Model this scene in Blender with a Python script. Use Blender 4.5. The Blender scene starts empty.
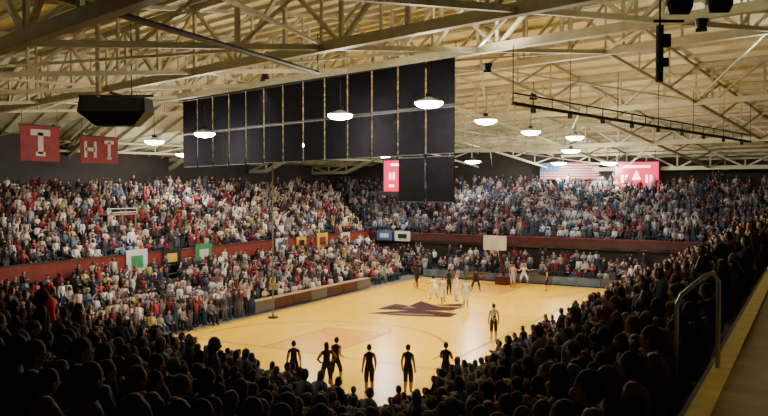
import bpy, math, random
import numpy as np
from mathutils import Vector
random.seed(7); np.random.seed(7)
S=bpy.context.scene
CX,CY,CZ=21.6,-44.0,7.9
def site(X,Y):
    return (CX+.872*X-.489*Y, CY+.489*X+.872*Y)
def roofp(e,g):
    return site(.7071*(g-e), .7071*(g+e))

# ---------------------------------------------------------------- materials
def nodes(m): return m.node_tree.nodes, m.node_tree.links
def mat(name,col,rough=.6,metal=0,noise=0,nscale=8,emit=None,estr=0,spec=.5):
    m=bpy.data.materials.new(name); m.use_nodes=True
    n,l=nodes(m); b=n['Principled BSDF']
    b.inputs['Roughness'].default_value=rough; b.inputs['Metallic'].default_value=metal
    b.inputs['Specular IOR Level'].default_value=spec
    b.inputs['Base Color'].default_value=(*col,1)
    if noise>0:
        tc=n.new('ShaderNodeTexCoord'); t=n.new('ShaderNodeTexNoise'); t.inputs['Scale'].default_value=nscale
        t.inputs['Detail'].default_value=5
        r=n.new('ShaderNodeValToRGB')
        r.color_ramp.elements[0].position=.3; r.color_ramp.elements[1].position=.7
        r.color_ramp.elements[0].color=(*[c*(1-noise) for c in col],1)
        r.color_ramp.elements[1].color=(*[min(1,c*(1+noise)) for c in col],1)
        l.new(tc.outputs['Object'],t.inputs['Vector']); l.new(t.outputs['Fac'],r.inputs['Fac']); l.new(r.outputs['Color'],b.inputs['Base Color'])
    if emit:
        b.inputs['Emission Color'].default_value=(*emit,1); b.inputs['Emission Strength'].default_value=estr
    return m
M={}
M['steel']=mat('cream_painted_steel',(.46,.43,.28),.5,0,.12,3)
M['deck']=mat('cream_roof_deck',(.80,.76,.52),.8,0,.1,1.5)
M['dark']=mat('black_metal',(.012,.012,.014),.5,.3,.1,4)
M['cable']=mat('dark_cable',(.03,.03,.03),.6,0,.1,4)
M['banner']=mat('banner_cloth',(.006,.005,.007),.9,0,.3,3,spec=.05)
M['bannertrim']=mat('banner_trim',(.03,.025,.028),.8,0,.1,3)
M['wall']=mat('dark_wall',(.03,.024,.02),.8,0,.25,.6)
M['conc']=mat('concrete',(.12,.105,.09),.8,0,.2,2)
M['concwalk']=mat('walkway_concrete',(.34,.26,.13),.75,0,.25,3)
M['yellow']=mat('yellow_paint',(.66,.50,.07),.6,0,.15,5)
M['floor']=mat('grey_floor',(.14,.14,.15),.5,0,.2,1)
M['maroon']=mat('maroon_paint',(.20,.022,.014),.5,0,.15,3)
M['maroond']=mat('maroon_dark_paint',(.06,.010,.012),.5,0,.3,2)
M['banmaroon']=mat('maroon_banner_cloth',(.16,.014,.016),.8,0,.2,2)
M['white']=mat('white_paint',(.6,.6,.58),.5,0,.05,4)
M['whitemetal']=mat('white_enamel_rail',(.60,.62,.63),.35,.3,.1,4)
M['green']=mat('green_vinyl',(.03,.25,.08),.5,0,.1,4)
M['gold']=mat('gold_vinyl',(.70,.42,.04),.5,0,.1,4)
M['blue']=mat('blue_vinyl',(.06,.10,.28),.5,0,.1,4)
M['bench']=mat('bleacher_plank',(.06,.05,.045),.6,0,.2,4)
M['orange']=mat('orange_rim',(.8,.2,.03),.4,.2,.05,4)
M['glass']=mat('backboard_acrylic',(.55,.6,.62),.15,0,.02,4)
M['lampglow']=mat('lamp_glow',(1,1,1),.5,emit=(1,.97,.88),estr=90)
M['screen']=mat('screen_red',(.12,.0,.01),.4,emit=(1,.0,.07),estr=1.9)
M['screenw']=mat('screen_white',(.8,.7,.7),.4,emit=(1,.5,.6),estr=3.0)
M['logo']=mat('court_logo_maroon',(.030,.003,.003),.6,0,.1,3,spec=.1)
M['logog']=mat('court_logo_grey',(.16,.10,.06),.5,0,.1,3,spec=.2)
M['line']=mat('court_line',(.34,.10,.015),.4,0,.05,3,spec=.2)
M['keyp']=mat('court_key_stain',(.72,.33,.01),.3,0,.08,3,spec=.2)
M['adboard']=mat('courtside_board',(.12,.17,.24),.4,0,.5,1.3)
M['wood2']=mat('press_table_wood',(.35,.2,.09),.5,0,.2,4)

m=bpy.data.materials.new('maple_court'); m.use_nodes=True; n,l=nodes(m); b=n['Principled BSDF']
b.inputs['Roughness'].default_value=.24; b.inputs['Specular IOR Level'].default_value=.22
tc=n.new('ShaderNodeTexCoord'); mp=n.new('ShaderNodeMapping'); mp.inputs['Scale'].default_value=(6,.5,1)
t=n.new('ShaderNodeTexNoise'); t.inputs['Scale'].default_value=2.5; t.inputs['Detail'].default_value=6
r=n.new('ShaderNodeValToRGB'); r.color_ramp.elements[0].position=.3; r.color_ramp.elements[1].position=.7
r.color_ramp.elements[0].color=(.88,.47,.004,1); r.color_ramp.elements[1].color=(.98,.62,.012,1)
l.new(tc.outputs['Object'],mp.inputs[0]); l.new(mp.outputs[0],t.inputs['Vector']); l.new(t.outputs['Fac'],r.inputs['Fac']); l.new(r.outputs['Color'],b.inputs['Base Color'])
M['wood']=m
m=bpy.data.materials.new('people_cloth_skin'); m.use_nodes=True; n,l=nodes(m); b=n['Principled BSDF']
b.inputs['Roughness'].default_value=.75; b.inputs['Specular IOR Level'].default_value=.15
a=n.new('ShaderNodeAttribute'); a.attribute_name='col'
l.new(a.outputs['Color'],b.inputs['Base Color']); M['people']=m

# ---------------------------------------------------------------- builder
class B:
    def __init__(s): s.v=[];s.f=[];s.m=[];s.mats=[]
    def mi(s,k):
        if k not in s.mats: s.mats.append(k)
        return s.mats.index(k)
    def add(s,vs,fs,k):
        o=len(s.v); s.v+= [tuple(v) for v in vs]; i=s.mi(k)
        for f in fs: s.f.append([o+a for a in f]); s.m.append(i)
    def frame(s,c,ax,ay,az,k):
        c=Vector(c);ax=Vector(ax);ay=Vector(ay);az=Vector(az)
        vs=[c+sx*ax+sy*ay+sz*az for sz in(-1,1) for sy in(-1,1) for sx in(-1,1)]
        s.add(vs,[(0,2,3,1),(4,5,7,6),(0,1,5,4),(2,6,7,3),(0,4,6,2),(1,3,7,5)],k)
    def box(s,c,d,k,ang=0):
        ca,sa=math.cos(ang),math.sin(ang)
        s.frame(c,(ca*d[0]/2,sa*d[0]/2,0),(-sa*d[1]/2,ca*d[1]/2,0),(0,0,d[2]/2),k)
    def beam(s,p,q,w,h,k):
        p=Vector(p);q=Vector(q);d=q-p
        if d.length<1e-4:return
        u=d.normalized(); up=Vector((0,0,1))
        if abs(u.z)>.98: up=Vector((0,1,0))
        a=u.cross(up).normalized(); c=a.cross(u).normalized()
        s.frame((p+q)/2,d/2,a*w/2,c*h/2,k)
    def tube(s,pts,r,k,n=8):
        pts=[Vector(p) for p in pts]; rs=r if isinstance(r,(list,tuple)) else [r]*len(pts)
        vs=[];fs=[]
        for i,p in enumerate(pts):
            d=(pts[min(i+1,len(pts)-1)]-pts[max(i-1,0)]).normalized()
            up=Vector((0,0,1)) if abs(d.z)<.95 else Vector((0,1,0))
            a=d.cross(up).normalized(); c=a.cross(d)
            for j in range(n):
                t=2*math.pi*j/n; vs.append(p+rs[i]*(math.cos(t)*a+math.sin(t)*c))
        for i in range(len(pts)-1):
            for j in range(n):
                fs.append((i*n+j,i*n+(j+1)%n,(i+1)*n+(j+1)%n,(i+1)*n+j))
        fs.append(tuple(range(n))[::-1]); fs.append(tuple((len(pts)-1)*n+j for j in range(n)))
        s.add(vs,fs,k)
    def obj(s,name,smooth=False):
        me=bpy.data.meshes.new(name); me.from_pydata(s.v,[],s.f); 
        for k in s.mats: me.materials.append(M[k])
        me.polygons.foreach_set('material_index',s.m)
        if smooth: me.polygons.foreach_set('use_smooth',[True]*len(s.f))
        me.update(); o=bpy.data.objects.new(name,me); S.collection.objects.link(o); return o

# ---------------------------------------------------------------- figures
def skin_eval(V,E,R,sub):
    me=bpy.data.meshes.new('tmp'); me.from_pydata(V,E,[]); o=bpy.data.objects.new('tmp',me); S.collection.objects.link(o)
    md=o.modifiers.new('s','SKIN'); 
    for i,r in enumerate(R): me.skin_vertices[0].data[i].radius=(r,r)
    me.skin_vertices[0].data[0].use_root=True
    if sub:
        sd=o.modifiers.new('d','SUBSURF'); sd.levels=sub
    dg=bpy.context.evaluated_depsgraph_get(); dg.update(); ev=o.evaluated_get(dg); em=ev.to_mesh()
    v=[tuple(x.co) for x in em.vertices]; f=[tuple(p.vertices) for p in em.polygons]
    ev.to_mesh_clear(); bpy.data.objects.remove(o); bpy.data.meshes.remove(me); return v,f
def sph(c,r,seg,ring):
    vs=[];fs=[]
    for i in range(1,ring):
        ph=math.pi*i/ring
        for j in range(seg):
            th=2*math.pi*j/seg
            vs.append([c[0]+r[0]*math.sin(ph)*math.cos(th),c[1]+r[1]*math.sin(ph)*math.sin(th),c[2]+r[2]*math.cos(ph)])
    for i in range(ring-2):
        for j in range(seg):
            fs.append((i*seg+j,(i+1)*seg+j,(i+1)*seg+(j+1)%seg,i*seg+(j+1)%seg))
    t=len(vs); vs.append([c[0],c[1],c[2]+r[2]]); vs.append([c[0],c[1],c[2]-r[2]])
    for j in range(seg):
        fs.append((t,j,(j+1)%seg)); fs.append((t+1,(ring-2)*seg+(j+1)%seg,(ring-2)*seg+j))
    return vs,fs
SK,HA,SH,PA,SO,EY,LI=range(7)
class Geo:
    def __init__(s): s.v=[];s.f=[];s.r=[]
    def add(s,v,f,r):
        o=len(s.v); s.v+=[tuple(x) for x in v]
        for i,ff in enumerate(f):
            s.f.append([o+a for a in ff]); s.r.append(r if isinstance(r,int) else r[i])
def tubegeo(g,pts,rs,role,n=5):
    b=B(); b.tube(pts,rs,'x',n); g.add(b.v,b.f,role)
POS={
 'stand':dict(pel=(0,0,.96),wai=(0,.0,1.1),che=(0,.0,1.28),nb=(0,-.01,1.43),
   aL=[(.165,-.01,1.41),(.23,-.03,1.14),(.24,.05,.90),(.235,.08,.83)],lL=[(.09,0,.92),(.105,.03,.5),(.11,-.02,.09),(.13,.13,.035)],mir=1),
 'hips':dict(pel=(0,0,.96),wai=(0,.0,1.1),che=(0,.0,1.28),nb=(0,-.01,1.43),
   aL=[(.165,-.01,1.41),(.37,-.08,1.2),(.20,.04,1.03),(.15,.09,1.02)],lL=[(.10,0,.92),(.16,.03,.5),(.20,-.02,.09),(.23,.13,.035)],mir=1),
 'stride':dict(pel=(0,0,.93),wai=(0,.02,1.08),che=(0,.05,1.26),nb=(0,.07,1.41),
   aL=[(.165,.07,1.39),(.22,-.10,1.17),(.23,.10,1.05),(.225,.16,1.04)],lL=[(.09,0,.89),(.10,.24,.52),(.10,.22,.10),(.11,.37,.04)],
   aR=[(-.165,.07,1.39),(-.23,.18,1.17),(-.2,.38,1.2),(-.19,.44,1.24)],lR=[(-.09,0,.89),(-.1,-.08,.48),(-.1,-.38,.18),(-.11,-.28,.05)]),
 'guard':dict(pel=(0,-.15,.78),wai=(0,-.08,.92),che=(0,.02,1.08),nb=(0,.08,1.21),
   aL=[(.165,.08,1.19),(.38,.12,1.05),(.58,.25,1.15),(.65,.28,1.18)],lL=[(.11,-.13,.75),(.25,.16,.45),(.28,-.05,.10),(.33,.10,.035)],mir=1),
 'raise':dict(pel=(0,0,.96),wai=(0,.0,1.1),che=(0,.0,1.28),nb=(0,-.01,1.43),
   aL=[(.165,-.01,1.42),(.27,.06,1.64),(.2,.12,1.88),(.19,.13,1.95)],lL=[(.09,0,.92),(.105,.03,.5),(.11,-.02,.09),(.13,.13,.035)],mir=1),
 'clap':dict(pel=(0,0,.96),wai=(0,.0,1.1),che=(0,.0,1.28),nb=(0,-.01,1.43),
   aL=[(.165,-.01,1.41),(.22,.08,1.17),(.06,.28,1.25),(.03,.34,1.29)],lL=[(.09,0,.92),(.105,.03,.5),(.11,-.02,.09),(.13,.13,.035)],mir=1),
 'sit':dict(pel=(0,0,.53),wai=(0,.0,.68),che=(0,.03,.86),nb=(0,.05,1.0),
   aL=[(.165,.05,.98),(.22,.08,.72),(.14,.30,.62),(.12,.36,.60)],lL=[(.10,.06,.52),(.14,.46,.52),(.14,.44,.10),(.15,.58,.035)],mir=1),
 'sitclap':dict(pel=(0,0,.53),wai=(0,.0,.68),che=(0,.02,.86),nb=(0,.03,1.0),
   aL=[(.165,.03,.98),(.24,.12,.78),(.07,.30,.90),(.03,.36,.95)],lL=[(.10,.06,.52),(.15,.46,.52),(.13,.40,.10),(.14,.54,.035)],mir=1),
 'sitraise':dict(pel=(0,0,.53),wai=(0,.0,.68),che=(0,.02,.86),nb=(0,.03,1.0),
   aL=[(.165,.03,1.0),(.25,.10,1.2),(.12,.2,1.42),(.09,.22,1.48)],lL=[(.10,.06,.52),(.15,.46,.52),(.13,.40,.10),(.14,.54,.035)],
   aR=[(-.165,.03,.98),(-.22,.08,.72),(-.14,.30,.62),(-.12,.36,.60)],lR=[(-.10,.06,.52),(-.15,.46,.52),(-.13,.48,.10),(-.14,.62,.035)]),
}
def figure(pose,lod,long_hair=False,player=False,turn=0,fat=1.0):
    P=POS[pose]; mir=lambda L:[(-x,y,z) for x,y,z in L]
    aL,lL=P['aL'],P['lL']; aR=P.get('aR') or mir(aL); lR=P.get('lR') or mir(lL)
    nb=P['nb']; neck=(0,nb[1]+.01,nb[2]+.1)
    V=[P['pel'],P['wai'],P['che'],nb,neck]+aL+aR+lL+lR
    R=[.135*fat,.12*fat,.14*fat,.085,.052]+[.068,.047,.032,.036]*2+[.10*fat,.085 if player else .068,.042,.042]*2
    if player: R[13]=.105;R[17]=.105
    E=[(0,1),(1,2),(2,3),(3,4)]; roles=[SH,SH,SH,SK]
    for o in(5,9):
        E+=[(3,o),(o,o+1),(o+1,o+2),(o+2,o+3)]; roles+=[SH,SK if player else SH,SK if player else SH,SK]
    for o in(13,17):
        E+=[(0,o),(o,o+1),(o+1,o+2),(o+2,o+3)]; roles+=[PA,PA,SK if player else PA,SO]
    v,f=skin_eval(V,E,R,{0:0,1:0,2:1,3:2}[lod])
    A=np.array([V[a] for a,b in E]);D=np.array([V[b] for a,b in E])-A; L2=(D**2).sum(1)
    rr=np.array([(R[a]+R[b])/2 for a,b in E]); va=np.array(v); fr=[]
    for ff in f:
        c=va[list(ff)].mean(0); t=np.clip(((c-A)*D).sum(1)/L2,0,1); d=np.linalg.norm(c-(A+t[:,None]*D),axis=1)-rr
        fr.append(roles[int(d.argmin())])
    g=Geo(); g.add(v,f,fr)
    hc=(0,nb[1]+.035,nb[2]+.215); ct,st=math.cos(turn),math.sin(turn)
    def place(vs): return [(hc[0]+ct*x-st*y,hc[1]+st*x+ct*y,hc[2]+z) for x,y,z in vs]
    if lod<=1:
        vs,fs=sph((0,0,0),(.085,.10,.125),8,6); rl=[]
        for ff in fs:
            c=np.mean([vs[i] for i in ff],axis=0); rl.append(HA if (c[1]<.02 or c[2]>.05) else SK)
        if long_hair: vs=[(x,y-(.02 if z<0 and y<0 else 0),z-(.10 if z<0 and y<0 else 0)) for x,y,z in vs]
        g.add(place(vs),fs,rl)
    else:
        vs,fs=sph((0,0,0),(.076,.094,.118),14,12)
        vs=[(x*(1+.28*min(0,z)/.118*.9),y*(1+.1*min(0,z)/.118),z) for x,y,z in vs]
        g.add(place(vs),fs,SK)
        for sx in(-1,1):
            vs,fs=sph((sx*.077,-.002,-.008),(.012,.022,.032),6,5); g.add(place(vs),fs,SK)
            vs,fs=sph((sx*.03,.083,.004),(.013,.010,.008),6,4); g.add(place(vs),fs,EY)
            vs,fs=sph((sx*.03,.084,.026),(.019,.008,.004),6,4); g.add(place(vs),fs,HA)
        vs,fs=sph((0,.094,-.022),(.013,.020,.022),6,5); g.add(place(vs),fs,SK)
        vs,fs=sph((0,.082,-.058),(.024,.010,.007),6,4); g.add(place(vs),fs,LI)
        vs,fs=sph((0,-.012,.014),(.088,.102,.122),14,12); keep=[]
        for ff in fs:
            c=np.mean([vs[i] for i in ff],axis=0)
            if (c[1]>.03 and c[2]<.055) or (c[2]<-.06 and not long_hair) or (abs(c[0])>.06 and c[1]>-.01 and c[2]<.0 and not long_hair): continue
            keep.append(ff)
        if long_hair: vs=[(x*(1+.15*(z<-.02)),y-(.015 if z<0 else 0),z*(2.3 if z<0 and y<.03 else 1)) for x,y,z in vs]
        g.add(place(vs),keep,HA)
        for arm,sx in((aL,1),(aR,-1)):
            w=Vector(arm[2]);h=Vector(arm[3]); d=(h-w).normalized(); s=d.cross(Vector((0,0,1)))
            if s.length<.3: s=Vector((0,1,0))
            s.normalize(); nrm=s.cross(d)
            base=h+d*.01
            for i,ln in enumerate((.065,.08,.085,.072)):
                p0=base+s*((i-1.5)*.019); p1=p0+d*ln*.55+nrm*-.004; p2=p1+d*ln*.4-nrm*.02
                tubegeo(g,[p0,p1,p2],[.010,.009,.007],SK)
            p0=w.lerp(h,.5)+s*sx*.022; p1=p0+s*sx*.028+d*.028; p2=p1+d*.03+s*sx*.004
            tubegeo(g,[p0,p1,p2],[.012,.010,.008],SK)
    V=np.array(g.v,dtype=np.float32)
    return dict(v=V,lv=np.concatenate([np.array(x) for x in g.f]).astype(np.int32),lt=np.array([len(x) for x in g.f],dtype=np.int32),r=np.array(g.r))
T={}
for p in('sit','sitclap','sitraise','stand','clap','raise'):
    for lh in(0,1):
        T[(p,lh,0)]=figure(p,0,bool(lh)); T[(p,lh,2)]=figure(p,2,bool(lh),turn=random.uniform(-.5,.5),fat=1.05+.15*random.random())
def crowd(name,items,stripe=None):
    Vs=[];Ls=[];Ts=[];Cs=[];off=0
    for (t,pos,ang,sc,cols) in items:
        ca,sa=math.cos(ang)*sc,math.sin(ang)*sc; v=t['v']
        w=np.empty_like(v); w[:,0]=v[:,0]*ca-v[:,1]*sa+pos[0]; w[:,1]=v[:,0]*sa+v[:,1]*ca+pos[1]; w[:,2]=v[:,2]*sc+pos[2]
        Vs.append(w);Ls.append(t['lv']+off);Ts.append(t['lt']);off+=len(v)
        c=np.array(cols,dtype=np.float32)[t['r']]
        if stripe:
            st=np.concatenate([[0],np.cumsum(t['lt'])[:-1]]); x=v[t['lv'][st],0]
            msk=(t['r']==SH)&(np.floor(x/.045).astype(int)%2==0); c[msk]=(.5,.5,.5)
        Cs.append(c)
    V=np.concatenate(Vs);L=np.concatenate(Ls);TT=np.concatenate(Ts);C=np.concatenate(Cs)
    me=bpy.data.meshes.new(name); me.vertices.add(len(V)); me.vertices.foreach_set('co',V.ravel())
    me.loops.add(len(L)); me.loops.foreach_set('vertex_index',L)
    me.polygons.add(len(TT)); ls=np.concatenate([[0],np.cumsum(TT)[:-1]]).astype(np.int32)
    me.polygons.foreach_set('loop_start',ls)
    me.polygons.foreach_set('use_smooth',np.ones(len(TT),dtype=bool))
    at=me.attributes.new('col','FLOAT_COLOR','FACE'); at.data.foreach_set('color',np.concatenate([C,np.ones((len(C),1),np.float32)],axis=1).ravel())
    me.materials.append(M['people']); me.update(calc_edges=True); me.validate()
    o=bpy.data.objects.new(name,me); S.collection.objects.link(o); return o
SKINS=[(.50,.29,.20),(.44,.25,.17),(.54,.34,.26),(.24,.12,.07),(.4,.24,.16),(.10,.05,.035)]
HAIRS=[(.015,.010,.008),(.04,.025,.012),(.08,.05,.02),(.16,.10,.04),(.01,.01,.01),(.15,.14,.13)]
PAL_L=[(.62,.57,.54)]*4+[(.42,.26,.25),(.20,.025,.035),(.16,.02,.035),(.32,.29,.28),(.03,.03,.04),(.02,.02,.03),(.025,.02,.03),(.03,.025,.03),(.02,.015,.02),(.015,.015,.02),(.06,.06,.09),(.42,.32,.26),(.50,.38,.36),(.12,.16,.24),(.32,.05,.05),(.40,.32,.12),(.14,.13,.13)]
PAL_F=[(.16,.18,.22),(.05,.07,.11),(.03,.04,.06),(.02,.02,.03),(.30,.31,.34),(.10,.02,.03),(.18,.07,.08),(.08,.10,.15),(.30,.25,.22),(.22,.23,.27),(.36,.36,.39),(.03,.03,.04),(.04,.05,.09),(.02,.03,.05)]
PAL_N=[(.02,.02,.03),(.02,.02,.025),(.04,.045,.08),(.08,.02,.03),(.05,.05,.055),(.02,.03,.04),(.09,.08,.08),(.14,.02,.03),(.02,.02,.02),(.09,.10,.13),(.16,.15,.14)]  # near-stand clothes kept dark, so the dim light there sits in the colour
def person(pal):
    sh=random.choice(pal); k=random.uniform(.75,1.2); sh=tuple(min(1,c*k) for c in sh)
    pa=random.choice([(.02,.02,.03),(.03,.05,.1),(.05,.05,.05),(.1,.1,.12)])
    sk=random.choice(SKINS); ha=random.choice(HAIRS)
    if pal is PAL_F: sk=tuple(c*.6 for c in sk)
    if pal is PAL_L: sk=tuple(c*.9 for c in sk)
    if pal is PAL_N: ha=tuple(c*.75 for c in ha)  # near hair darkened too, standing in for dim light
    return [sk,ha,sh,pa,(.05,.05,.05),(.01,.01,.01),(.35,.12,.1)]
def pick(stand=.2,dist=99,near=False):
    lod=2 if dist<15 else 0
    if random.random()<stand and not (near and dist<13): p=random.choice(['stand','clap','clap','stand','stand']+([] if near else ['raise']))
    else: p=random.choice(['sit','sit','sitclap','sit','sitclap']+([] if near else ['sitraise']))
    return T[(p,int(random.random()<.4),lod)],p
def fill(items,p0,d,length,z,face,pal,stand=.2,sp=.54,occ=.95,aisle=9.0,a0=0,skipnear=2.6,near=False):
    ang=math.atan2(-face[0],face[1]); s=random.uniform(0,.4)
    while s<length:
        x=p0[0]+d[0]*s; y=p0[1]+d[1]*s
        if aisle and ((s+a0)%aisle)<.9: s+=sp; continue
        if random.random()<occ:
            dist=math.hypot(x-CX,y-CY)
            if dist>skipnear:
                st_=stand
                if near and x<2: st_=.65
                t,p=pick(st_,dist,near)
                items.append((t,(x+random.uniform(-.05,.05)-face[0]*.05,y+random.uniform(-.05,.05)-face[1]*.05,z),ang+random.uniform(-.3,.3),random.uniform(.88,1.07),person(pal)))
        s+=sp*random.uniform(.92,1.12)
def steprow(b,p0,d,length,z0,z1,back,depth,bench=True):
    q=Vector((p0[0],p0[1],0))+Vector((d[0],d[1],0))*length/2+Vector((back[0],back[1],0))*(depth/2-.25)
    b.frame((q.x,q.y,(z0+z1)/2),Vector((d[0],d[1],0))*length/2,Vector((back[0],back[1],0))*depth/2,(0,0,(z1-z0)/2),'conc')
    if bench:
        q=Vector((p0[0],p0[1],0))+Vector((d[0],d[1],0))*length/2
        b.frame((q.x,q.y,z1+.40),Vector((d[0],d[1],0))*length/2,Vector((back[0],back[1],0))*.14,(0,0,.02),'bench')

# left side stand
YL0,YL1=-24.0,18.3
b=B();it=[]
for k in range(7):
    x=-10.2-.73*k; z=.1+.28*k
    steprow(b,(x,YL0),(0,1),YL1-YL0,0 if k==0 else max(0,z-.4),z,(-1,0),.73)
    fill(it,(x,YL0),(0,1),YL1-YL0-1,z,(1,0),PAL_L,.2,a0=3,sp=.5)
b.obj('bleacher_stand'); crowd('spectator_crowd',it)
b=B();it=[]
for k in range(17):
    x=-15.9-.73*k; z=3.05+.24*k
    steprow(b,(x,YL0-6),(0,1),49.2+.73*k,z-.5,z,(-1,0),.73)
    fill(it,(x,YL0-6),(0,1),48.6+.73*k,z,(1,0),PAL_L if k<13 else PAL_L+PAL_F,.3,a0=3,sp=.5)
b.box((-15.3,(-30+18.7)/2,3.1),(.15,48.7,.95),'maroon'); b.box((-15.3,(-30+18.7)/2,3.62),(.22,48.7,.08),'maroond')
b.box((-16.5,-5.6,1.4),(.2,48.7,2.6),'wall')
b.obj('bleacher_stand'); crowd('spectator_crowd',it)
# far end stands
b=B();it=[]
for k in range(4):
    y=16.6+.6*k; z=.05+.25*k
    steprow(b,(-14,y),(1,0),26,0,z,(0,1),.6,False)
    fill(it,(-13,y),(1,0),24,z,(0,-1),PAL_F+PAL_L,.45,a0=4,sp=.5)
for k in range(17):
    y=19.4+.73*k; z=3.1+.255*k
    steprow(b,(-15.3-.73*k,y),(1,0),43.3+.73*k,z-.5,z,(0,1),.73)
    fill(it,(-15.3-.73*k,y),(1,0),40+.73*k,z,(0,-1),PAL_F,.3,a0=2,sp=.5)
b.box((5,18.8,3.15),(40.6,.15,.6),'maroond'); b.box((5,18.8,3.5),(40.6,.22,.06),'maroon')
b.box((5,19.6,1.4),(42,.2,2.6),'wall')
b.obj('bleacher_stand'); crowd('spectator_crowd',it)
# side stand by the camera
n2=(.2735,.962); d2v=(-.9619,.2735); F2=16.0; R1,R2=.43,.307
b=B();it=[]
for k in range(13):
    x=10.7+.8*k; z=.05+R1*k; dd=1.406*.8*k
    ym=CY+(F2-dd-(x-CX)*n2[0])/n2[1]
    ym=max(ym,-47)
    steprow(b,(x,ym-.3),(0,1),17.6-ym,max(0,z-.6),z,(1,0),.8)
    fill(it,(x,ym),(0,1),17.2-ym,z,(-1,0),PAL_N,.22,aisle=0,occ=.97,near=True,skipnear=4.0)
b.obj('bleacher_stand'); crowd('spectator_crowd',it)
# end stand left-front
b=B();it=[]
for k in range(20):
    dd=.8*k; z=.05+R2*k; xm=10.7+dd/1.406
    ym=CY+(F2-dd-(xm-CX)*n2[0])/n2[1]
    L=(xm+14.5)/.9619
    steprow(b,(xm+.2,ym),d2v,L,max(0,z-.6),z,(-n2[0],-n2[1]),.8)
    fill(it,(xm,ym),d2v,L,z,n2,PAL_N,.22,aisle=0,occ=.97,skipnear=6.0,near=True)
px,py=site(-7.7,17.6)
c=person(PAL_N); c[2]=(.75,.02,.02); c[1]=(.75,.02,.02)
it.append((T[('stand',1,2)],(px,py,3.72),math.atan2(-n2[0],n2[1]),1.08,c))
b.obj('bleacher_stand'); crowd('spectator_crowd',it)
# floor level fans in corner
it=[]
for k in range(5):
    fill(it,(-15,-21+k*.95),(1,0),7.2-k*.3,0.0,(.3,1),PAL_L,.7,aisle=0)
fill(it,(-8.3,-19),(0,1),12.0,0.0,(1,0),PAL_L,.6,aisle=0)
fill(it,(-8.95,-19),(0,1),12.0,0.0,(1,0),PAL_L,.8,aisle=0)
for yy in np.arange(-13,14,.75):
    if random.random()<.9: it.append((pick(0.15)[0],(-9.2+random.uniform(-.1,.1),yy,0),-math.pi/2,1,person(PAL_L)))
crowd('courtside_people',it)
b=B()
for yy in np.arange(-13,14,.75):
    b.box((-9.2,yy,.43),(.42,.42,.04),'dark'); b.box((-9.42,yy,.68),(.04,.42,.45),'dark')
    for sx in(-.18,.18):
        for sy in(-.18,.18): b.box((-9.2+sx,yy+sy,.21),(.03,.03,.42),'dark')
b.obj('folding_chair_row')
b=B()
for i,yy in enumerate(np.arange(-6,7,2.0)):
    b.box((-8.5,yy,.74),(.6,1.95,.05),'wood2'); b.box((-8.22,yy,.40),(.04,1.95,.66),'maroond' if i%3 else 'conc')
    for sy in(-.9,.9): b.box((-8.75,yy+sy,.36),(.05,.05,.72),'dark')
b.obj('scorers_table')
b=B()
for i in range(9):
    x=-7.0+i*1.9
    b.box((x,15.6,.36),(1.85,.06,.62),['adboard','adboard','conc'][i%3]); b.box((x,15.75,.03),(1.7,.4,.06),'dark')
b.obj('courtside_advert_board')
# camera platform in the stand
b=B(); b.box((0,0,1.5),(1.5,2.6,.1),'wood2'); b.box((.72,0,1.9),(.05,2.6,.06),'white'); b.box((.72,0,1.65),(.05,2.6,.05),'white')
for sx in(-.65,.65):
    for sy in(-1.2,0,1.2): b.box((sx,sy,.75),(.08,.08,1.5),'wood2')
for sy in(-1.25,1.25): b.box((.72,sy,1.72),(.06,.06,.45),'white')
o=b.obj('camera_platform'); o.location=(-20.3,-7.0,4.4)

# ---------------------------------------------------------------- floor & court
b=B(); b.box((1.5,-8.5,-.06),(63,85,.1),'floor'); b.obj('floor')
b=B(); b.box((1.0,-3.0,0.0),(17.4,36.0,.03),'wood'); b.obj('basketball_court')
b=B(); Z=.019
def rect(x0,x1,y0,y1,k,z=Z): b.add([(x0,y0,z),(x1,y0,z),(x1,y1,z),(x0,y1,z)],[(0,1,2,3)],k)
def arc(cx,cy,r,a0,a1,w,k,n=40):
    vs=[];fs=[]
    for i in range(n+1):
        a=a0+(a1-a0)*i/n
        for rr in(r-w/2,r+w/2): vs.append((cx+rr*math.cos(a),cy+rr*math.sin(a),Z+.001))
    for i in range(n): fs.append((2*i,2*i+1,2*i+3,2*i+2))
    b.add(vs,fs,k)
for sx in(-1,1): rect(sx*7.45-.05,sx*7.45+.05,-14.33,14.33,'line')
for sy in(-1,1):
    rect(-7.45,7.45,sy*14.33-.05,sy*14.33+.05,'line')
    y0,y1=sorted((sy*14.3,sy*8.5)); rect(-1.83,1.83,y0,y1,'keyp',Z-.001)
    for sx in(-1,1): rect(sx*1.83-.04,sx*1.83+.04,y0,y1,'line',Z+.001)
    rect(-1.83,1.83,sy*8.5-.04,sy*8.5+.04,'line',Z+.001)
    arc(0,sy*8.5,1.83,0,2*math.pi,.07,'line')
    if sy>0: arc(0,12.75,6.6,math.pi,2*math.pi,.1,'line',60)
    else: arc(0,-12.75,6.6,0,math.pi,.1,'line',60)
rect(-7.45,7.45,-.04,.04,'line'); arc(0,0,1.83,0,2*math.pi,.07,'line')
b.obj('court_markings')
b=B()
def cpoly(pts,k,z=.023): b.add([(x,y,z) for x,y in pts],[tuple(range(len(pts)))],k)
R=lambda u,v:(.872*u-.489*v,.489*u+.872*v)
def ep(pts,k,z): cpoly([R(u*1.08-.5,v*1.5-.4) for u,v in pts],k,z)
ep([(-3.0,-.9),(-1.2,-1.5),(1.6,-1.9),(2.2,-1.0),(1.0,-.45),(-.6,-.2)],'logo',.022)
ep([(-2.5,.1),(-1.3,1.6),(-.5,1.0),(.3,2.4),(1.2,.9),(2.8,.5),(1.8,-.3),(0,-.3)],'logo',.0225)
ep([(.9,1.2),(2.9,1.7),(2.6,.7)],'logo',.023)
ep([(-1.0,.4),(-.5,1.0),(-.1,.4)],'logog',.0235)
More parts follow.
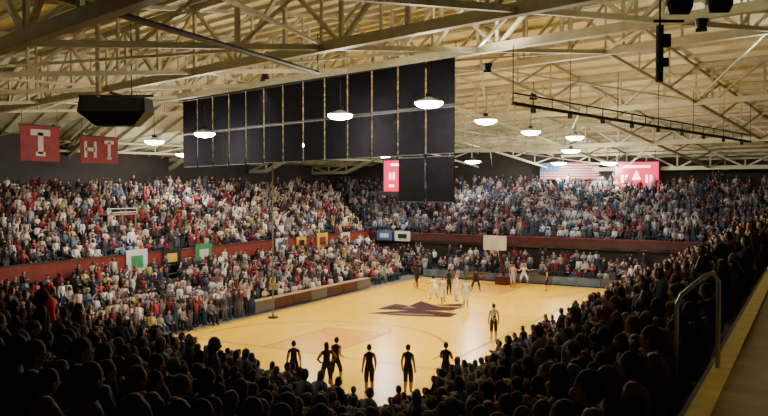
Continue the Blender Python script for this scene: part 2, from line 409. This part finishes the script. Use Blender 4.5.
ep([(-2.0,-1.0),(-1.0,-1.2),(.8,-1.5),(.7,-1.2),(-1.0,-.9)],'logog',.0235)
b.obj('court_center_logo')

# ---------------------------------------------------------------- roof
def deck(e,g):
    gz=17.5-(8.5/44)*(g-36) if g>36 else 17.5-(5/44)*(36-g)
    ez=17.5-.33*(e-42) if e>42 else 17.5
    return max(10.3,min(gz,ez))
b=B()
es=list(range(-22,80,3)); gs=list(range(-27,92,3)); vs=[];fs=[]
for e in es:
    for g in gs: x,y=roofp(e,g); vs.append((x,y,deck(e,g)))
for i in range(len(es)-1):
    for j in range(len(gs)-1): a=i*len(gs)+j; fs.append((a,a+1,a+len(gs)+1,a+len(gs)))
b.add(vs,fs,'deck'); b.obj('ceiling')
b=B()
def rp(e,g,z): x,y=roofp(e,g); return (x,y,z)
for g in np.arange(-10,86,1.5):
    for i in range(-14,72,6):
        b.beam(rp(i,g,deck(i,g)-.12),rp(i+6,g,deck(i+6,g)-.12),.07,.18,'steel')
b.obj('ceiling_purlins')
b=B()
def low(e,g):
    dep=2.8-.034*max(0,g-36); return min(deck(38,g)-dep, deck(e,g)-1.0)
G=[7,17,25.5,36,47,58,69,79]
for gi,g in enumerate(G):
    e=-14.0; st=3.0; i=0
    while e<72:
        p=rp(e,g,deck(e,g)-.25);q=rp(e+st,g,deck(e+st,g)-.25); pl=rp(e,g,low(e,g)); ql=rp(e+st,g,low(e+st,g))
        b.beam(p,q,.22,.22,'steel'); b.beam(pl,ql,.28,.34,'steel')
        b.beam(pl,p,.13,.13,'steel')
        if i%2: b.beam(pl,q,.14,.14,'steel')
        else: b.beam(p,ql,.14,.14,'steel')
        e+=st;i+=1
for e in (-4,4,12,20,28,36,44,52,60):
    for i in range(len(G)-1):
        g0,g1=G[i],G[i+1]; n=3
        for j in range(n):
            a=g0+(g1-g0)*j/n; c=g0+(g1-g0)*(j+1)/n
            la=low(e,g0)+(low(e,g1)-low(e,g0))*j/n; lc=low(e,g0)+(low(e,g1)-low(e,g0))*(j+1)/n
            b.beam(rp(e,a,la),rp(e,c,lc),.16,.18,'steel'); b.beam(rp(e,a,deck(e,a)-.25),rp(e,c,deck(e,c)-.25),.14,.16,'steel')
            b.beam(rp(e,a,la),rp(e,c,deck(e,c)-.25),.11,.11,'steel'); b.beam(rp(e,c,lc),rp(e,c,deck(e,c)-.25),.09,.09,'steel')
for i in range(len(G)-1):
    g0,g1=G[i],G[i+1]
    for e in (-4,12,28,44):
        b.beam(rp(e,g0,low(e,g0)+.1),rp(e+8,g1,low(e+8,g1)+.1),.09,.09,'steel')
        b.beam(rp(e+16,g0,low(e+16,g0)+.1),rp(e+8,g1,low(e+8,g1)+.1),.09,.09,'steel')
b.obj('roof_truss')

def wall(name,p,q):
    b=B();n=24;vs=[];fs=[]
    for i in range(n+1):
        x=p[0]+(q[0]-p[0])*i/n;y=p[1]+(q[1]-p[1])*i/n
        dx,dy=x-CX,y-CY; X=.872*dx+.489*dy; Y=-.489*dx+.872*dy; g=.7071*(X+Y); e=.7071*(Y-X)
        vs+=[(x,y,0),(x,y,deck(e,g)+.05)]
    for i in range(n): fs.append((2*i,2*i+2,2*i+3,2*i+1))
    b.add(vs,fs,'wall'); return b.obj(name)
wall('wall_west',(-30,-51),(-30,34)); wall('wall_north',(-30,34),(33,34)); wall('wall_east',(33,34),(33,-51)); wall('wall_south',(33,-51),(-30,-51))

# ---------------------------------------------------------------- hanging banners
b=B()
n=13
def BP(s):
    p0=np.array((3.05,32.95)); p1=np.array((-12.7,48.7)); return p0+(p1-p0)*s
zt=lambda s:13.35-.25*s
H=2.02
for i in range(n):
    s0=i/n+.003; s1=(i+1)/n-.003
    a=BP(s0); c=BP(s1)
    rows=3 if i<2 else 2
    for r_ in range(rows):
        ztop=zt(s0)-r_*(H+.08)
        pa=site(*a); pc=site(*c)
        mid=((pa[0]+pc[0])/2,(pa[1]+pc[1])/2,ztop-H/2); ax=Vector((pc[0]-pa[0],pc[1]-pa[1],0))
        nn=Vector((ax.y,-ax.x,0)).normalized()
        b.frame(mid,ax/2,nn*.02,(0,0,H/2-.02),'banner')
        b.beam((pa[0],pa[1],ztop),(pc[0],pc[1],ztop),.05,.05,'bannertrim')
        b.beam((pa[0],pa[1],ztop-H+.03),(pc[0],pc[1],ztop-H+.03),.05,.04,'bannertrim')
for i in range(0,n+1):
    a=site(*BP(min(i/n,.999))); b.beam((*a,13.3),(*a,14.0),.03,.03,'cable')
a=site(*BP(-.02));c=site(*BP(1.02)); b.beam((*a,13.4),(*c,13.2),.08,.08,'dark'); b.beam((*a,11.32),(*c,11.1),.06,.06,'dark')
b.obj('championship_banner_grid')

# ---------------------------------------------------------------- lamps
LP=[(-14.0,47,10.5),(-10,43,10.7),(-2,35.0,11.0),(1.8,31.2,11.15),(5.3,40.3,11.2),(9,47.4,11.1),(12.6,51,11),(17.2,76,10.0),(21,72,9.9),(8.5,74,10.1),(-6,60,11),(0,69,10.5),(-16,62,10.3),(15,62,10.6)]  # includes lamps added out of sight behind the banners to light the left stand
for i,(X,Y,z) in enumerate(LP):
    b=B(); k_=.62 if Y<60 else .8
    b.tube([(0,0,.30),(0,0,.25),(0,0,.14),(0,0,.08)],[.1,.2,.85*k_,.95*k_],'whitemetal',16)
    b.tube([(0,0,.07),(0,0,0),(0,0,-.1),(0,0,-.15)],[.93*k_,.90*k_,.66*k_,.2*k_],'lampglow',16)
    b.tube([(0,0,.30),(0,0,1.6)],.02,'cable',6)
    b.box((0,0,.36),(.2,.2,.14),'dark')
    o=b.obj('high_bay_lamp'); x,y=site(X,Y); o.location=(x,y,z)
    ld=bpy.data.lights.new('lamp_light','POINT'); ld.energy=980; ld.color=(1,.93,.78); ld.shadow_soft_size=.3
    lo=bpy.data.objects.new('lamp_light',ld); S.collection.objects.link(lo); lo.parent=o; lo.location=(0,0,-.50)
for (x,y) in((-5,-10),(5,-10),(-5,6),(5,6),(0,-2)):  # added fill spots with housings, only to brighten and warm the court
    b=B(); b.tube([(0,0,.5),(0,0,.0)],[.15,.3],'dark',12); b.tube([(0,0,.5),(0,0,1.2)],.03,'dark',6)
    o=b.obj('added_court_fill'); o.location=(x,y,13.6)
    ld=bpy.data.lights.new('court_fill_light','SPOT'); ld.energy=6200; ld.spot_size=math.radians(66); ld.spot_blend=.5; ld.color=(1,.90,.60); ld.shadow_soft_size=.3
    lo=bpy.data.objects.new('court_fill_light',ld); S.collection.objects.link(lo); lo.parent=o; lo.location=(0,0,-.05)
for (X,Y) in((-13,22),(-2,15),(9,22),(-24,34),(18,36),(4,30)):  # added upward fill spots that brighten the roof, no known fixtures there
    b=B(); b.tube([(0,0,-.25),(0,0,0)],[.12,.2],'dark',10); b.box((0,0,-.3),(.3,.08,.1),'dark')
    o=b.obj('added_ceiling_fill'); x,y=site(X,Y); o.location=(x,y,12.6)
    ld=bpy.data.lights.new('ceiling_fill_light','SPOT'); ld.energy=1200; ld.spot_size=math.radians(150); ld.spot_blend=.8; ld.color=(1,.96,.84); ld.shadow_soft_size=.3
    lo=bpy.data.objects.new('ceiling_fill_light',ld); S.collection.objects.link(lo); lo.parent=o; lo.location=(0,0,.05); lo.rotation_euler=(math.pi,0,0)
b=B(); b.tube([(0,0,.3),(0,0,0)],[.12,.2],'dark',12); b.tube([(0,0,.3),(0,0,2)],.02,'cable',6)  # added off-frame fill spot to brighten the walkway
o=b.obj('added_walkway_fill'); o.location=(23.6,-37.0,10.2)
ld=bpy.data.lights.new('walkway_fill_light','SPOT'); ld.energy=330; ld.spot_size=math.radians(84); ld.spot_blend=.9; ld.color=(1,.85,.6); ld.shadow_soft_size=.15
lo=bpy.data.objects.new('walkway_fill_light',ld); S.collection.objects.link(lo); lo.parent=o; lo.location=(0,0,-.03)

# ---------------------------------------------------------------- scoreboards
def scoreboard(x,y,z,w,h):
    b=B(); b.box((0,.15,0),(w,.3,h),'dark'); b.box((0,-.02,0),(w-.2,.06,h-.2),'screen')
    b.box((0,-.07,h*.34),(w*.6,.04,h*.07),'screenw')
    for s in(-1,1):
        for t in(-1,1): b.box((s*w*.27+t*w*.045,-.07,-.02),(w*.05,.04,h*.22),'screenw')
        b.box((s*w*.28,-.07,-h*.3),(w*.12,.04,h*.08),'screenw')
    b.add([(-w*.1,-.07,-.1),(0,-.09,h*.24),(w*.1,-.07,-.1)],[(0,2,1)],'screenw'); b.box((0,-.07,-h*.3),(w*.16,.04,h*.1),'screenw')
    b.box((0,.1,-h/2-.15),(w,.3,.3),'dark')
    for s in(-1,1): b.beam((s*w*.4,.15,h/2),(s*w*.4,.15,h/2+1.2),.05,.05,'cable')
    o=b.obj('scoreboard'); o.location=(x,y,z); return o
scoreboard(6.9,30.6,8.5,4.1,3.3); scoreboard(-12.2,19.9,8.75,4.3,3.1)

M['stripe']=mat('faded_red_cloth',(.26,.05,.06),.8,0,.1,3); M['stripew']=mat('faded_white_cloth',(.34,.31,.28),.8,0,.1,3)
b=B(); W,Hh=6.0,1.7
for i in range(13):
    b.box((0,0,Hh/2-(i+.5)*Hh/13),(W,.04,Hh/13),'stripe' if i%2==0 else 'stripew')
b.box((-W/2+1.0,-.03,Hh*.23),(2.0,.03,Hh*.54),'blue')
for i in range(4):
    for j in range(3): b.box((-W/2+.3+i*.45,-.05,Hh*.42-j*.25),(.1,.01,.08),'stripew')
b.tube([(-W/2-.1,0,Hh/2+.05),(W/2+.1,0,Hh/2+.05)],.05,'dark')
o=b.obj('american_flag'); o.location=(-.2,33.0,9.3)
def tban(X,Y,z,w,h,letters):
    b=B(); b.box((0,0,0),(.05,w,h),'banmaroon'); 
    b.tube([(0,-w/2-.1,h/2),(0,w/2+.1,h/2)],.04,'dark')
    nl=len(letters); cw=w/nl
    for i,ch in enumerate(letters):
        cy=-w/2+cw*(i+.5); cwid=cw*.5; t=.12*cw+.05; hh=h*.6
        if ch=='T': b.box((.04,cy,hh/2),(.03,cwid,t),'stripew'); b.box((.04,cy,0),(.03,t,hh),'stripew'); b.box((.04,cy,-hh/2),(.03,cwid*.5,t*.7),'stripew')
        if ch=='H': 
            for s in(-1,1): b.box((.04,cy+s*cwid/2,0),(.03,t,hh),'stripew')
            b.box((.04,cy,0),(.03,cwid,t),'stripew')
    for s in(-1,1): b.beam((0,s*w*.45,h/2),(0,s*w*.45,h/2+1.2),.03,.03,'cable')
    o=b.obj('school_banner'); x,y=site(X,Y); o.location=(x,y,z)
tban(-22.3,50,10.6,2.9,2.3,'T'); tban(-20.3,55,10.4,3.3,1.9,'HT')

def sign(y,w,h,k1,k2):
    b=B(); b.box((0,0,0),(.06,w,h),k1); b.box((.04,0,0),(.03,w*.55,h*.5),k2); 
    for s in(-1,1): b.box((-.05,s*w*.4,h/2+.05),(.1,.04,.12),'dark')
    o=b.obj('fascia_sign'); o.location=(-15.15,y,3.15)
def yl(px):
    r_=(px-384)/770; Y=(CX+15.15)/(.489-.872*r_); return CY+Y*(.872+.489*r_)
for px,w,h,k1,k2 in((136,1.7,1.5,'white','green'),(171,1.6,1.1,'dark','gold'),(203,1.6,1.4,'green','white'),(281,1.5,1.1,'white','blue'),(301,1.3,1.0,'gold','dark'),(322,1.6,1.3,'gold','maroon'),(345,1.5,1,'white','maroon')):
    sign(yl(px),w,h,k1,k2)
b=B()
for i,(x,k1,k2) in enumerate(((-13.5,'blue','white'),(-11.6,'white','dark'))):
    b.box((x,18.65,3.2),(1.6,.08,.9),k1); b.box((x,18.59,3.2),(.9,.05,.4),k2)
b.obj('fascia_sign')

b=B(); x,y=site(-6.6,45.5); b.tube([(x,y,0),(x,y,9.2)],.045,'conc',8); b.tube([(x,y,0),(x,y,.1)],.3,'dark',12); b.box((x,y,9.2),(.3,.3,.15),'dark'); b.obj('steel_pole')

b=B()
b.box((0,2.4,.35),(1.1,1.9,.6),'maroond'); b.beam((0,2.0,.6),(0,.9,3.1),.16,.2,'maroond'); b.beam((0,.9,3.1),(0,.1,3.35),.14,.14,'dark'); b.beam((0,2.8,.6),(0,1.0,2.9),.06,.06,'dark')
b.box((0,0,3.43),(1.83,.05,1.07),'glass')
for s in(-1,1): b.box((s*.9,-.02,3.43),(.06,.08,1.1),'white'); b.box((0,-.02,3.43+s*.53),(1.86,.08,.06),'white')
for s in(-1,1): b.box((s*.3,-.04,3.3),(.05,.03,.45),'white'); b.box((0,-.04,3.3+s*.22),(.62,.03,.05),'white')
b.tube([(.23*math.cos(a),-.38+.23*math.sin(a),3.05) for a in np.linspace(0,2*math.pi,18)],.014,'orange',6); b.box((0,-.1,3.05),(.12,.14,.03),'orange')
for j in range(10):
    a=2*math.pi*j/10; a2=a+.4
    b.tube([(.23*math.cos(a),-.38+.23*math.sin(a),3.04),(.13*math.cos(a2),-.38+.13*math.sin(a2),2.65)],.008,'white',4)
o=b.obj('basketball_goal'); o.location=(0,12.0,0)

# ---------------------------------------------------------------- ceiling equipment
b=B()
b.add([(-1.25,-.5,.45),(1.25,-.5,.45),(1.25,.5,.45),(-1.25,.5,.45),(-1.3,-.6,-.1),(1.3,-.6,-.1),(1.3,.6,-.1),(-1.3,.6,-.1),(-.7,-.35,-.62),(.8,-.35,-.62),(.8,.35,-.62),(-.7,.35,-.62)],
 [(0,1,2,3),(0,4,5,1),(1,5,6,2),(2,6,7,3),(3,7,4,0),(4,8,9,5),(5,9,10,6),(6,10,11,7),(7,11,8,4),(8,11,10,9)],'dark')
for i in(-1,0,1): b.box((i*.8,-.58,.12),(.6,.06,.42),'cable')
b.box((0,0,.55),(2.9,.1,.08),'cable'); b.box((0,0,.62),(.1,1.2,.08),'cable')
b.tube([(-.7,0,.5),(-.7,0,5.0)],.10,'steel',10); b.tube([(.6,0,.5),(.6,0,4.6)],.025,'cable',6)
o=b.obj('hanging_speaker_cluster'); x,y=site(-10.4,30); o.location=(x,y,10.8); o.rotation_euler=(0,0,math.radians(29))
b=B(); pts=[(*site(X,Y),z) for X,Y,z in((-9,12.5,12.1),(-7.2,16.6,12.0),(-2.4,28,11.95))]
b.tube(pts,.09,'dark',8)
for p in pts[1:]: b.beam(p,(p[0],p[1],p[2]+1.4),.03,.03,'cable')
b.obj('ceiling_conduit')
b=B(); p=Vector((*site(4.9,29.4),11.0)); q=Vector((*site(22,46.4),10.5))
b.beam(p,q,.14,.12,'dark'); b.beam(p+Vector((0,0,.4)),q+Vector((0,0,.4)),.06,.06,'dark')
for i in range(19):
    c=p.lerp(q,i/18); b.beam(c,c+Vector((0,0,.4)),.04,.04,'dark')
    if i%2: b.box((c.x,c.y,c.z-.15),(.15,.2,.2),'dark')
    if i%3==0: b.beam(c,c+Vector((0,0,2.2)),.03,.03,'cable')
b.obj('stage_light_track')
for X,Y,z in((5.7,15,11.35),(6.6,15.3,11.45)):
    b=B(); b.tube([(0,0,-.15),(0,0,.0),(0,0,.22),(0,0,.35)],[.20,.26,.26,.12],'dark',16); b.tube([(0,0,.35),(0,0,1.5)],.03,'cable',6); b.box((0,0,.42),(.34,.06,.06),'dark')
    o=b.obj('ceiling_loudspeaker'); x,y=site(X,Y); o.location=(x,y,z); o.rotation_euler=(.15,.1,0)
b=B(); b.tube([(0,0,-.65),(0,0,.65)],.09,'dark',10); b.box((.16,0,.3),(.16,.14,.3),'dark'); b.box((.14,0,-.2),(.12,.12,.2),'dark'); b.tube([(0,0,.65),(0,0,1.9)],.025,'cable',6)
b.box((.2,0,.75),(.7,.06,.06),'dark')
o=b.obj('column_loudspeaker'); x,y=site(6.4,18); o.location=(x,y,10.95); o.rotation_euler=(0,0,math.radians(29))

# ---------------------------------------------------------------- walkway, rail
b=B(); b.box((22.4+.4,-14,6.05),(4.0,66,.3),'concwalk'); b.box((20.87,-14,6.215),(.16,66,.03),'yellow'); b.box((20.76,-14,5.9),(.05,66,.6),'conc')
b.box((27.8,-14,3.2),(6.2,66,6.3),'conc')
b.obj('concourse_walkway')
b=B(); r_=.022
b.tube([(-.18,0,-.85),(-.18,0,-.12),(-.14,0,-.02),(.08,0,.16),(.15,0,.18),(.2,0,.10),(.2,0,-.7)],r_,'whitemetal',8)
o=b.obj('aisle_handrail',True); x,y=site(2.85,7.0); o.location=(x,y,6.92); o.rotation_euler=(0,0,math.radians(29))

# ---------------------------------------------------------------- players
def hp(pose,lh,turn=0): return figure(pose,3,lh,True,turn)
TP={p:hp(p,False) for p in('stand','hips','stride','guard','raise','clap')}; TPL={p:hp(p,True) for p in('stand','hips')}
def pl(name,t,X,Y,face,jersey,shorts,skin,hair=(.02,.013,.01),sc=1.05,shoe=(.1,.1,.1),stripe=None):
    x,y=site(X,Y); ang=face
    o=crowd(name,[(t,(0,0,0),0,sc,[skin,hair,jersey,shorts,shoe,(.01,.01,.01),(.35,.12,.1)])],stripe); o.location=(x,y,.016); o.rotation_euler=(0,0,ang)
a0=math.radians(29.3)
DK=(.02,.018,.025)
for (px,t,ln,sk) in((293,TP['stand'],29.6,SKINS[0]),(326,TPL['hips'],29.3,SKINS[3]),(335,TP['stride'],30.3,SKINS[0]),(369,TP['stand'],28.9,SKINS[1]),(408,TP['stand'],28.9,SKINS[0]),(446,TP['clap'],29.3,SKINS[4])):
    X=(px-384)/770*ln; pl('basketball_player',t,X,ln,a0+random.uniform(-.5,.5),DK,(.02,.015,.02),sk,sc=1.06)
pl('referee',TP['stand'],(494-384)/770*39.0,39.0,a0,(.02,.02,.02),(.015,.015,.015),SKINS[0],stripe=1)
WH=(.75,.75,.75)
for px,Y,p,j in((434,53,'guard',WH),(443,51,'stride',WH),(456,52,'raise',(.7,.6,.6)),(466,49.5,'stand',WH),(476,57,'guard',DK),(449,55,'stand',DK),(513,59,'stand',(.5,.4,.4)),(547,57,'stand',DK),(417,59,'stride',DK),(524,61,'guard',WH)):
    pl('basketball_player',TP[p],(px-384)/770*Y,Y,random.uniform(0,6.28),j,j,random.choice(SKINS))

# ---------------------------------------------------------------- world, camera
w=bpy.data.worlds.new('world'); S.world=w; w.use_nodes=True; w.node_tree.nodes['Background'].inputs[0].default_value=(.5,.5,.5,1); w.node_tree.nodes['Background'].inputs[1].default_value=.1
cd=bpy.data.cameras.new('camera'); cd.sensor_width=36; cd.lens=36.1; cd.clip_end=300
co=bpy.data.objects.new('camera',cd); S.collection.objects.link(co); co.location=(CX,CY,CZ); co.rotation_euler=(math.radians(90-1.71),0,math.radians(29.3)); S.camera=co
